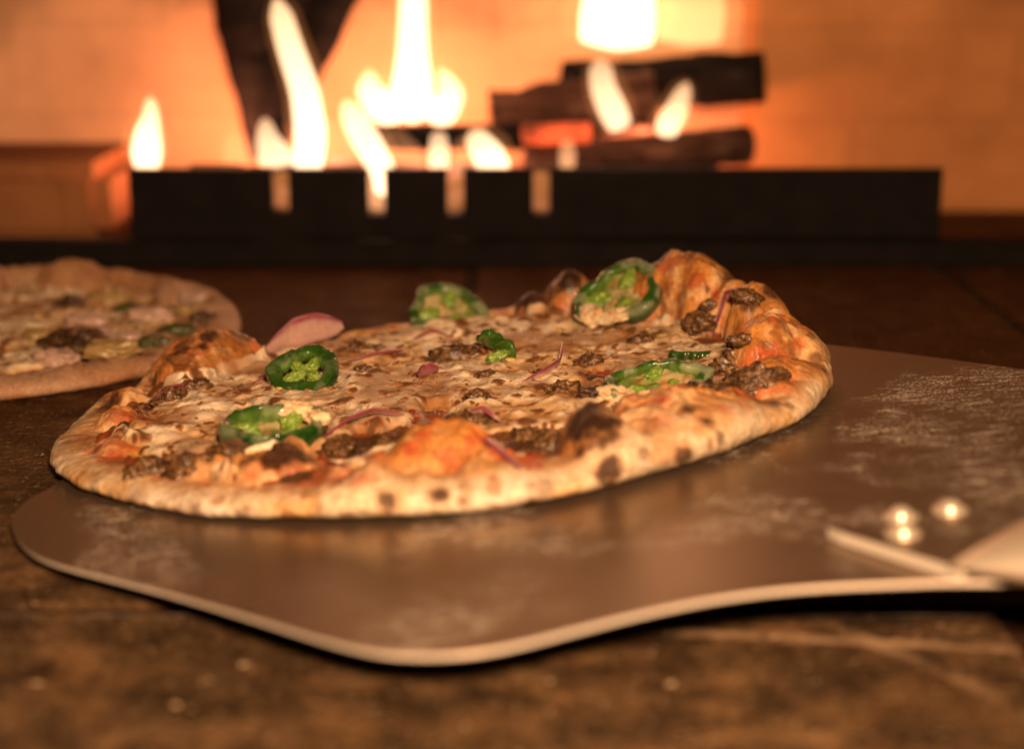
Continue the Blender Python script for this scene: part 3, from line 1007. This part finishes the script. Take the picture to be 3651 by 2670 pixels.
#MARKS#
CHAR = [(0.0056, -0.121, 0.0066, 0.0026, 0.75), (-0.0072, -0.1217, 0.006, 0.003, 0.7), (0.0501, -0.1111, 0.0066, 0.0035, 0.8), (0.0499, -0.1098, 0.0022, 0.0019, 0.6), (0.0292, -0.1185, 0.0015, 0.0021, 0.8), (0.0124, -0.1237, 0.0049, 0.0018, 0.5), (0.0132, -0.1204, 0.008, 0.0021, 0.35), (0.0339, -0.1175, 0.0055, 0.0026, 0.35), (0.0293, -0.119, 0.0063, 0.0017, 0.35), (0.071, -0.0977, 0.0049, 0.0024, 0.7), (0.0782, -0.0884, 0.0116, 0.0027, 0.8), (0.0738, -0.0845, 0.0141, 0.0025, 0.75), (0.0995, -0.0599, 0.008, 0.004, 0.5), (0.1047, -0.0601, 0.0066, 0.0019, 0.4), (0.0443, -0.0971, 0.0175, 0.0075, 1), (0.0475, -0.1026, 0.015, 0.006, 0.75), (0.0398, -0.0959, 0.0126, 0.0037, 0.6), (-0.0379, -0.0912, 0.0124, 0.0068, 0.85), (-0.0452, -0.0924, 0.012, 0.0037, 0.7), (-0.031, -0.0888, 0.0099, 0.0037, 0.5), (-0.0599, -0.106, 0.0032, 0.0024, 0.35), (-0.0457, -0.1118, 0.0033, 0.0022, 0.35), (-0.0784, -0.0928, 0.0038, 0.0028, 0.3), (-0.0178, -0.119, 0.0015, 0.0021, 0.35), (0.0595, -0.1052, 0.0085, 0.0017, 0.4), (0.0456, 0.107, 0.0218, 0.0061, 1), (0.0335, 0.1088, 0.0119, 0.0044, 0.9), (0.0968, 0.0706, 0.0305, 0.0033, 0.6), (0.0776, 0.08, 0.0263, 0.0027, 0.5), (-0.0802, 0.0504, 0.0198, 0.0036, 0.8), (-0.0876, 0.0466, 0.0192, 0.0029, 0.7), (-0.0939, 0.0391, 0.0148, 0.0032, 0.6), (-0.0832, 0.0433, 0.0171, 0.0022, 0.8), (0.1143, 0.0368, 0.0218, 0.0039, 0.75), (0.1063, 0.0303, 0.0197, 0.0034, 0.7), (0.1214, -0.0318, 0.0033, 0.002, 0.8), (0.1197, -0.0125, 0.0165, 0.0022, 0.5), (0.1197, -0.0193, 0.0106, 0.0026, 0.5), (0.1205, -0.03, 0.0087, 0.0023, 0.6), (0.1043, -0.0206, 0.0165, 0.0017, 0.5), (-0.1082, 0.0086, 0.0081, 0.0038, 0.8), (-0.1104, 0.0041, 0.0063, 0.0031, 0.6), (-0.0988, -0.0499, 0.0071, 0.0014, 0.5), (0.0946, 0.0559, 0.0208, 0.0013, 0.6), (0.0816, -0.0892, 0.0074, 0.0017, 0.5), (-0.0995, 0.0356, 0.008, 0.0029, 0.7), (-0.0675, 0.054, 0.0095, 0.0023, 0.7), (-0.0258, -0.1184, 0.0044, 0.0019, 0.3), (0.0197, -0.1222, 0.002, 0.0014, 0.4)]
REDS = [(-0.0401, -0.0954, 0.0099, 0.0056, 1), (-0.034, -0.0966, 0.0078, 0.0049, 1), (-0.0446, -0.0988, 0.0093, 0.0037, 0.7), (-0.0268, -0.106, 0.0075, 0.0042, 0.8), (-0.0149, -0.116, 0.0102, 0.0035, 0.7), (-0.0113, -0.1167, 0.0103, 0.0023, 0.5), (0.0008, -0.1006, 0.0169, 0.0031, 1), (-0.0017, -0.104, 0.0143, 0.0036, 1), (0.0078, -0.106, 0.0122, 0.0031, 0.9), (0.0131, -0.1049, 0.0121, 0.0024, 0.7), (0.0037, -0.0959, 0.0186, 0.0024, 0.8), (0.0227, -0.106, 0.0117, 0.0048, 0.9), (0.0284, -0.1065, 0.0089, 0.006, 1), (0.032, -0.0879, 0.0046, 0.0037, 1), (0.0095, -0.1089, 0.0098, 0.0036, 0.7), (0.0658, -0.0906, 0.0129, 0.0037, 0.5), (0.0753, -0.0923, 0.01, 0.0031, 0.4), (0.0622, -0.0741, 0.0142, 0.0038, 0.5), (0.1039, -0.0223, 0.014, 0.0064, 0.9), (0.0996, -0.0229, 0.013, 0.0042, 0.8), (0.1076, -0.0351, 0.015, 0.0042, 0.8), (0.0967, -0.0222, 0.0095, 0.0035, 0.9), (0.1147, -0.0163, 0.0147, 0.0036, 0.7), (0.1124, -0.0056, 0.0215, 0.0044, 0.7), (-0.0979, -0.0199, 0.0091, 0.0051, 0.9), (-0.0927, -0.0566, 0.0057, 0.0055, 1), (-0.0956, -0.0481, 0.0092, 0.0028, 0.7), (-0.0836, -0.0729, 0.0069, 0.0026, 0.9), (0.0901, -0.073, 0.0117, 0.0039, 0.6), (0.0842, -0.0805, 0.0127, 0.0032, 0.6), (-0.0994, 0.0343, 0.0067, 0.004, 0.7), (-0.094, 0.0448, 0.0161, 0.0065, 0.4), (0.0895, 0.0591, 0.0231, 0.0032, 0.5), (0.1073, 0.0312, 0.0211, 0.0031, 0.5)]
#END#
CHAR += [(.0455, .1110, .0215, .0095, 1.), (.0325, .1135, .012, .008, .95), (.0800, .0840, .0310, .0040, .7), (.0920, .0720, .0295, .0040, .6), (.1040, .0610, .0240, .0045, .7), (-.0820, .0500, .0200, .0040, .8), (-.0900, .0430, .0170, .0045, .7), (-.0730, .0590, .0170, .0040, .6)]
build_crust(pz, pizza, 1500, 190, 60, crust_colour)
build_cheese(pz, pizza, 1400, 460, cheese_colour)


# sauce showing at the inner rim and in the bare patches
def build_sauce(P, parent, nphi, nr):
    phi = np.linspace(0, 2 * np.pi, nphi, endpoint=False)
    R = P.outer(phi); w_ = ptab(P.RW, phi)
    Rm = R - w_ * .45
    tt = np.linspace(.25, 1, nr)
    X = (tt[:, None] * Rm[None]) * np.cos(phi); Y = (tt[:, None] * Rm[None]) * np.sin(phi)
    Z0 = P.dough(X, Y, False)
    r = np.hypot(X, Y)
    m = sstep(-.002, .006, (R - w_ * .80)[None] + .005 * fbm(X * 60, Y * 60, seed=301, o=3) - r)
    m = m * (1 - sstep(.0072, .0100, Z0 + .0010 * fbm(X * 140, Y * 140, seed=309, o=3)))
    t = (.0013 + .0011 * fbm(X * 160, Y * 160, seed=302, o=4) + .0003 * fbm(X * 700, Y * 700, seed=305, o=2)) * m - .0015 * (1 - m)
    V = np.stack([X, Y, Z0 + t], -1).reshape(-1, 3)
    n1 = fbm(X * 110, Y * 110, seed=303, o=4)
    c = mix((.30, .050, .014), (.17, .065, .020), sstep(-.5, .3, n1))
    c = mix(c, (.07, .032, .012), sstep(-.1, .4, fbm(X * 80, Y * 80, seed=304, o=3)))
    Q = grid_quads(nr, nphi)
    keep = (t.reshape(-1)[Q] > -.001).any(1)
    return link('sauce', raw_mesh('sauce', V, Q[keep], c.reshape(-1, 3)), M['sauce'], parent)


build_sauce(pz, pizza, 900, 160)


# ------------------------------------------------------------------ toppings
def place(o, loc, rot=(0, 0, 0)):
    o.location = loc
    o.rotation_euler = [a * D2R for a in rot]
    return o


def crumb_arrays(size, seed, sq=(1, 1, .7), grainy=False):
    nu, nv_ = 44, 26
    u_ = np.linspace(0, 2 * np.pi, nu, endpoint=False); v_ = np.linspace(.02, np.pi - .02, nv_)
    U_, V_ = np.meshgrid(u_, v_)
    d = np.stack([np.sin(V_) * np.cos(U_), np.sin(V_) * np.sin(U_), np.cos(V_)], -1)
    x, y, z = np.moveaxis(d, -1, 0)
    r = 1 + .30 * fbm(x * 1.6, y * 1.6, z * 1.6 + seed, seed, 2) + .22 * fbm(x * 4, y * 4, z * 4, seed + 5, 3)
    d1, _, _ = worley(U_ * 2.6 + seed, V_ * 3.2, seed + 9) if grainy else (0, 0, 0)
    r = r + (.13 * np.clip(1 - d1 ** 2 * 2, 0, 1) * np.sin(V_) if grainy else 0)
    P_ = d * r[..., None] * size * np.array(sq)
    return P_.reshape(-1, 3), grid_quads(nv_, nu), (fbm(x * 5, y * 5, z * 5, seed + 13, 3)).reshape(-1)


def crumb(parent, x, y, size, seed, n=3, spread=.8, P=None, lift=.2, tone=1.):
    """a crumble of sausage: a few fused knobbly lumps, one mesh"""
    P = P or pz
    rr = random.Random(seed)
    Vs, Qs, Cs = [], [], []; off = 0
    for k_ in range(n):
        s = size * (1 if k_ == 0 else rr.uniform(.45, .85))
        V, Q, c = crumb_arrays(s, seed * 7 + k_, (rr.uniform(.85, 1.25), rr.uniform(.8, 1.1), rr.uniform(.6, .8)), True)
        a = rr.uniform(0, 6.28); d = 0 if k_ == 0 else size * spread
        px, py = d * math.cos(a), d * math.sin(a) * .8
        pz_ = P.top(x + px, y + py) - P.top(x, y)
        V = V + np.array([px, py, pz_ + s * lift * .2])
        Vs.append(V); Qs.append(Q + off); Cs.append(c); off += len(V)
    V = np.concatenate(Vs); c = np.concatenate(Cs)
    col = mix((.055, .026, .010), (.235, .115, .042), sstep(-.5, .6, c)) * tone
    col = mix(col, (.30, .17, .07), sstep(.5, .9, c) * .7)
    o = link('sausage_crumble', raw_mesh('sausage_crumble', V, np.concatenate(Qs), col), M['sausage'], parent)
    o.location = (x, y, P.top(x, y) + size * lift)
    return o


def jalapeno(parent, loc, rot, R0=.011, wall=.0026, th=.0042, arc=(0, 360), ell=1., ribs=3, film=.35, fill=True, seed=0, smears=(), lobes=.05, riblen=.55):
    """ring cut from a pepper: dark skin outside, paler cut faces, ribs and cheese inside"""
    lobes = lobes + .03
    full = arc[1] - arc[0] >= 359
    na = 96
    a = np.linspace(arc[0] * D2R, arc[1] * D2R, na, endpoint=not full)
    nb = 24
    b = np.linspace(0, 2 * np.pi, nb, endpoint=False)
    cb, sb = np.cos(b), np.sin(b)
    sx = np.sign(cb) * np.abs(cb) ** .55 * wall / 2; sz = np.sign(sb) * np.abs(sb) ** .55 * th / 2
    lob = 1 + lobes * np.cos(3 * a + seed) + .035 * np.cos(5 * a + 2 * seed) + .02 * np.cos(8 * a + seed)
    taper = np.ones(na)
    if not full:
        e_ = np.minimum(np.linspace(0, 1, na), np.linspace(1, 0, na))
        taper = np.sqrt(np.clip(e_ / .05, .02, 1))
    RR = R0 * lob - wall / 2
    wv = 1 + .16 * np.sin(3 * a + seed * 2)
    rad = RR[:, None] + sx[None] * wv[:, None] * taper[:, None]
    zz = sz[None] * taper[:, None] + .0005 * np.sin(2 * a + seed)[:, None]
    x = rad * np.cos(a)[:, None]; y = rad * np.sin(a)[:, None] * ell
    nz = fbm(x * 300, y * 300, zz * 300 + seed, 400 + seed, 3)
    zz = zz + .00055 * nz
    rad = rad + .00075 * nz
    x = rad * np.cos(a)[:, None]; y = rad * np.sin(a)[:, None] * ell
    V = np.stack([x, y, zz], -1).reshape(-1, 3)
    outer = np.broadcast_to(sstep(-.2, .75, cb)[None], (na, nb)); face = np.broadcast_to(sstep(.5, .95, np.abs(sb))[None], (na, nb))
    c = mix((.075, .16, .018), (.010, .046, .004), outer)
    c = mix(c, (.024, .082, .009), face * .8)
    c = mix(c, (.010, .045, .005), sstep(-.1, .6, nz) * .6)
    up = np.broadcast_to((sb > .1)[None], (na, nb)) * 1.
    fm = sstep(.55 - film, .75 - film, fbm(x * 230, y * 230, zz * 100, 420 + seed, 3) * .5 + .35) * (.25 + .75 * up)
    c = mix(c, (.40, .42, .24), fm * .6 * min(1, film * 2.2))
    if full:
        me = raw_mesh('jalapeno_slice', V, grid_quads(na, nb, True)[:, ::-1], c.reshape(-1, 3))
        # close the ring
        i0 = np.arange(nb); j0 = (i0 + 1) % nb
        Q = np.concatenate([grid_quads(na, nb), np.stack([(na - 1) * nb + i0, (na - 1) * nb + j0, j0, i0], -1)])
        me = raw_mesh('jalapeno_slice', V, Q, c.reshape(-1, 3))
    else:
        V2, T = cap_ends(V, grid_quads(na, nb), nb)
        cc = np.vstack([c.reshape(-1, 3), c[0, 0], c[-1, 0]])
        me = raw_mesh('jalapeno_slice', V2, T, cc)
    bm = bmesh.new(); bm.from_mesh(me); bmesh.ops.recalc_face_normals(bm, faces=bm.faces); bm.to_mesh(me); bm.free()
    o = link('jalapeno_slice', me, M['jala'], parent)
    place(o, loc, rot)
    for q in range(ribs):
        aa = (arc[0] + (arc[1] - arc[0]) * (q + .5) / ribs) * D2R + .3 * math.sin(seed + q)
        V, Q, nn = crumb_arrays(1., 50 + seed * 3 + q, (1, 1, 1))
        ln = R0 * riblen
        V = V * np.array([ln * .55, R0 * .17, th * .40])
        V[:, 1] *= 1 - .25 * V[:, 0] / (ln * .55)
        ctr = np.array([(R0 - wall - ln * .38), 0, 0])
        V = V + ctr
        R_ = np.array([[math.cos(aa), -math.sin(aa), 0], [math.sin(aa), math.cos(aa), 0], [0, 0, 1]])
        V = V @ R_.T
        V[:, 1] *= ell
        cr_ = mix((.13, .26, .025), (.30, .38, .07), sstep(-.4, .5, nn))
        link('rib', raw_mesh('rib', V, Q, cr_), M['rib'], o)
    for q, (sa, sl, sw) in enumerate(smears):
        V, Q, nn = crumb_arrays(1., 150 + seed * 5 + q, (1, 1, 1), True)
        V = V * np.array([sw, sl, th * .36])
        aa = sa * D2R
        V = V + np.array([R0 - wall * .6, 0, th * .30])
        R_ = np.array([[math.cos(aa), -math.sin(aa), 0], [math.sin(aa), math.cos(aa), 0], [0, 0, 1]])
        V = V @ R_.T
        V[:, 1] *= ell
        cs = mix((.74, .58, .36), (.58, .34, .12), sstep(-.2, .6, nn))
        cs = mix(cs, (.30, .12, .03), sstep(.55, .9, nn) * .8)
        link('cheese_smear', raw_mesh('cheese_smear', V, Q, cs, np.full(len(V), .4)), M['cheese'], o)
    if fill:
        nr_, nf = 14, 48
        f_ = np.linspace(0, 2 * np.pi, nf, endpoint=False); t_ = np.linspace(0.02, 1, nr_)[:, None]
        x = t_ * (R0 - wall * .8) * np.cos(f_); y = t_ * (R0 - wall * .8) * np.sin(f_) * ell
        z = -th * .12 + .0011 * fbm(x * 260, y * 260, seed + .5, 440 + seed, 3)
        nn = fbm(x * 200, y * 200, seed + .2, 450 + seed, 3)
        c = mix((.46, .36, .16), (.15, .20, .04), sstep(-.4, .4, nn))
        c = mix(c, (.34, .15, .04), sstep(.45, .8, fbm(x * 260, y * 260, seed, 460, 2)))
        V = np.stack([x, y, z], -1).reshape(-1, 3)
        Vb = V - np.array([0, 0, th * .3])
        link('cheese_filling', raw_mesh('cheese_filling', np.vstack([V, Vb]), np.vstack([grid_quads(nr_, nf), grid_quads(nr_, nf) + len(V)]), np.vstack([c.reshape(-1, 3)] * 2), np.full(2 * len(V), .42)), M['cheese'], o)
    return o


def sliver(parent, pts, width, thick=.0012, lean=20, seed=0, tone=0, P=None, white=.5):
    """a curved strip of red onion through local points (x, y, lift): purple skin edge, pinkish flesh"""
    pts = np.array(pts, float)
    m, nb = 60, 16
    t0 = np.linspace(0, 1, len(pts)); t = np.linspace(0, 1, m)
    C_ = np.stack([np.interp(t, t0, pts[:, i]) for i in range(3)], -1)
    for _ in range(8):
        C_[1:-1] = (C_[:-2] + 2 * C_[1:-1] + C_[2:]) / 4
    T_ = np.gradient(C_, axis=0); T_ /= np.linalg.norm(T_, axis=1)[:, None]
    up = np.array([0, 0, 1.])
    V = []; cols = []
    b = np.linspace(0, 2 * np.pi, nb, endpoint=False)
    for i_ in range(m):
        sd_ = np.cross(T_[i_], up); sd_ /= np.linalg.norm(sd_)
        L = lean * D2R
        wd = math.cos(L) * sd_ + math.sin(L) * up
        nn = np.cross(wd, T_[i_])
        tp = math.sin(math.pi * min(max(t[i_], .03), .97)) ** .5
        cb, sb = np.cos(b), np.sin(b)
        cb = np.sign(cb) * np.abs(cb) ** .7
        V.append(C_[i_] + (cb[:, None] * wd * width / 2 + sb[:, None] * nn * thick / 2) * tp)
        cols.append(cb)
    V = np.concatenate(V); e_ = np.concatenate(cols)
    nz = fbm(V[:, 0] * 250, V[:, 1] * 250, V[:, 2] * 250 + seed, 500 + seed, 3)
    c = mix((.62, .40, .34), (.26, .055, .085), sstep(-.1 + white * .6, .55 + white * .4, e_ + .25 * nz))
    c = mix(c, (.20, .03, .05), tone)
    V2, T = cap_ends(V, grid_quads(m, nb), nb)
    cc = np.vstack([c, c[0], c[-1]])
    o0 = C_.mean(0)
    me = raw_mesh('onion_sliver', V2 - o0, T, cc)
    bm = bmesh.new(); bm.from_mesh(me); bmesh.ops.recalc_face_normals(bm, faces=bm.faces); bm.to_mesh(me); bm.free()
    o = link('onion_sliver', me, M['onion'], parent)
    o.location = o0
    return o


def seed_(parent, x, y, rz, lift=.0006, P=None):
    V, Q, nn = crumb_arrays(1., 77, (1, 1, 1))
    d = V / np.linalg.norm(V, axis=1)[:, None]
    V = d * np.array([.0019, .0012, .0006])
    o = link('pepper_seed', raw_mesh('pepper_seed', V, Q, np.tile((.72, .52, .16), (len(V), 1))), M['seed'], parent)
    o.location = (x, y, (P or pz).top(x, y) + lift)
    o.rotation_euler = (.2, .15, rz)
    return o


T_ = lambda x, y, d=0.: pz.top(x, y) + d
mm = .001
# jalapeno slices
jalapeno(pizza, (-.001, .112, T_(0, .108, .0042)), (36, 6, 10), .0150, .0042, .0048, film=.36, seed=1, ell=.92, smears=((255, .006, .0035), (305, .005, .003)))
jalapeno(pizza, (.0650, .0790, T_(.065, .076, .0082)), (33, -12, -22), .0172, .0046, .0055, film=.34, seed=2, ell=.90, smears=((225, .007, .0040), (270, .006, .0035)))
jalapeno(pizza, (-.0445, .0165, T_(-.0445, .012, .0035)), (26, -4, 8), .0122, .0050, .0046, film=.14, ribs=4, fill=False, seed=3, riblen=.62)
jalapeno(pizza, (.0165, .0240, T_(.018, .028, .0012)), (52, 34, 20), .0105, .0024, .0085, arc=(-10, 125), ribs=1, film=.05, fill=False, seed=4, riblen=.7)
jalapeno(pizza, (-.0445, -.0590, T_(-.044, -.058, .0024)), (8, 2, 12), .0152, .0036, .0068, film=.26, seed=5, ell=.86, smears=((60, .006, .0038), (5, .004, .003)))
jalapeno(pizza, (.0860, .0260, T_(.086, .016, .0010)), (14, 0, 12), .0150, .0034, .0075, arc=(215, 320), ribs=0, film=.08, fill=False, seed=6)
jalapeno(pizza, (.0680, -.0325, T_(.068, -.033, .0012)), (16, -4, 22), .0172, .0042, .0046, film=.42, seed=7, ell=.62, smears=((200, .007, .0045), (285, .006, .004), (240, .005, .003)))
# sausage crumbles
for i_, (x, y, s, n_) in enumerate([(.0045, .0395, .0064, 4), (-.0320, .0600, .0048, 3), (-.0270, .0625, .0042, 2), (-.0485, -.0205, .0036, 3), (-.0790, -.0765, .0052, 4), (-.0675, -.0810, .0056, 4), (-.0570, -.0805, .0046, 4), (.0405, -.0225, .0048, 3), (.0500, .0155, .0046, 3), (.0910, .0490, .0050, 3), (.0680, .0365, .0040, 3), (.0930, -.0150, .0062, 4), (.0950, -.0420, .0074, 4), (.0835, -.0475, .0070, 4), (.0300, -.0680, .0058, 3), (.0360, -.0750, .0052, 3), (-.0880, .0090, .0044, 3), (-.0815, .0165, .0042, 2), (.0140, -.0280, .0034, 2), (.0100, -.0540, .0048, 3), (.1050, .0330, .0038, 2), (-.1000, .0030, .0050, 2), (.0165, .0010, .0026, 2), (-.0270, .0285, .0026, 2), (-.0120, -.0700, .0050, 3), (-.0250, -.0680, .0044, 3), (.1075, .0010, .0034, 2), (.1020, .0230, .0030, 1)]):
    crumb(pizza, x, y, s, 20 + i_, n_, lift=-.08)
# onion slivers
def on(pts, width, lean, seed, tone=0, thick=.0012, white=.5):
    sliver(pizza, [(x, y, T_(x, y, d)) for x, y, d in pts], width, thick, lean, seed, tone, white=white)


on([(-.0650, .0660, .0015), (-.0570, .0720, .0050), (-.0460, .0750, .0072), (-.0370, .0730, .0060)], .0150, 58, 1, 0, .0014, .75)
on([(-.0330, .0400, .0005), (-.0240, .0440, .0018), (-.0140, .0475, .0012)], .0050, 20, 2)
on([(-.0065, .0085, .0012), (-.0035, .0075, .0020), (.0005, .0090, .0012)], .0062, 55, 3, .75, .0016)
on([(.0280, -.0120, .0004), (.0350, -.0030, .0008), (.0400, .0070, .0020), (.0420, .0200, .0052)], .0040, 60, 4, .15)
on([(-.0310, -.0590, .0002), (-.0240, -.0480, .0016), (-.0170, -.0430, .0022), (-.0080, -.0415, .0006)], .0052, 30, 5, 0, .0013)
on([(.0140, -.0740, .0042), (.0165, -.0860, .0018), (.0200, -.0990, .0012), (.0270, -.1140, .0008)], .0066, 25, 6, .5, .0013, .0)
on([(.0120, -.0500, .0015), (.0170, -.0525, .0030), (.0210, -.0560, .0010)], .0042, 40, 7, 0, .0018, 1.)
on([(-.0970, .0080, .0008), (-.0900, .0140, .0014), (-.0800, .0200, .0005)], .0050, 20, 8)
on([(.0940, .0460, .0005), (.1000, .0490, .0014), (.1070, .0450, .0006)], .0055, 20, 9, .25)
on([(-.0120, .0740, .0005), (-.0050, .0755, .0012), (.0030, .0730, .0004)], .0045, 25, 10, .2)
on([(-.0740, -.0660, .0004), (-.0690, -.0680, .0012), (-.0630, -.0690, .0004)], .0030, 25, 11, .0)
on([(-.0640, .0270, .0004), (-.0560, .0330, .0012), (-.0450, .0350, .0004)], .0045, 15, 12, .0)
for x, y, rz in ((.0730, -.0360, .4), (.0805, -.0300, 1.2), (-.0215, -.0785, .2), (.0720, .0080, 1.), (.0125, .0470, .7), (.0735, .0640, 1.4), (.0240, .0240, .4), (-.0520, .0060, 2.)):
    seed_(pizza, x, y, rz)

# ------------------------------------------------------------------ second pizza, resting on the oven floor behind
R2 = [(-180, .131), (-90, .130), (-60, .131), (-20, .130), (0, .131), (60, .130), (120, .129)]
RH2 = [(-180, .010), (-90, .010), (-45, .011), (0, .012), (45, .016), (90, .018), (135, .014)]
RW2 = [(-180, .022), (-60, .024), (0, .020), (90, .018)]
B2 = [(78, .108, .024, .014, .027), (40, .112, .020, .012, .019), (105, .112, .020, .012, .023), (10, .114, .016, .011, .015), (-40, .112, .018, .012, .013), (-75, .110, .02, .013, .013)]
p2 = Pizza(R2, RH2, RW2, B2, 61, .006)
pizza2 = empty('pizza', (-.217, .677, .0004))
pizza2.scale = (.81, .81, .70)
tag(pizza2, 'blurred pale pizza with yellow and dark toppings resting on the oven floor', 'pizza')


def crust2_colour(V):
    x, y, z = V.T
    n1 = fbm(x * 45, y * 45, z * 45, 601, 4)
    c = mix((.44, .25, .14), (.36, .17, .07), sstep(-.3, .6, n1))
    c = mix(c, (.20, .08, .03), sstep(.6, .9, fbm(x * 70, y * 70, z * 70, 603, 3)))
    return c, np.full(len(x), .6)


build_crust(p2, pizza2, 420, 60, 24, crust2_colour)
build_cheese(p2, pizza2, 420, 140, cheese_colour)
for i_, (x, y, s) in enumerate([(.062, -.047, .011), (.110, .01, .005), (.035, .05, .006)]):
    crumb(pizza2, x, y, s, 70 + i_, 2, P=p2, lift=.2, tone=.55)


def chunk(name, x, y, size, colr, seed):
    V, Q, nn = crumb_arrays(size, seed, (1.3, .9, .5))
    o = link(name, raw_mesh(name, V, Q, np.tile(colr, (len(V), 1))), M['rib'], pizza2)
    o.location = (x, y, p2.top(x, y) + size * .2)


for i_, (x, y, s) in enumerate([(.085, -.078, .010), (.103, .03, .008), (.05, .07, .009), (.04, -.03, .007)]):
    chunk('yellow_pepper', x, y, s, (.34, .22, .08), 80 + i_)
for i_, (x, y, s) in enumerate([(.103, -.015, .007), (.097, -.043, .008), (.07, .03, .006)]):
    chunk('green_pepper', x, y, s, (.07, .07, .015), 90 + i_)
for i_, (x, y, s) in enumerate([(.083, -.038, .009), (.072, -.025, .007), (.055, .0, .009), (.085, .01, .008), (.06, -.075, .009), (.10, .055, .007)]):
    chunk('onion_piece', x, y, s, (.46, .30, .22), 96 + i_)
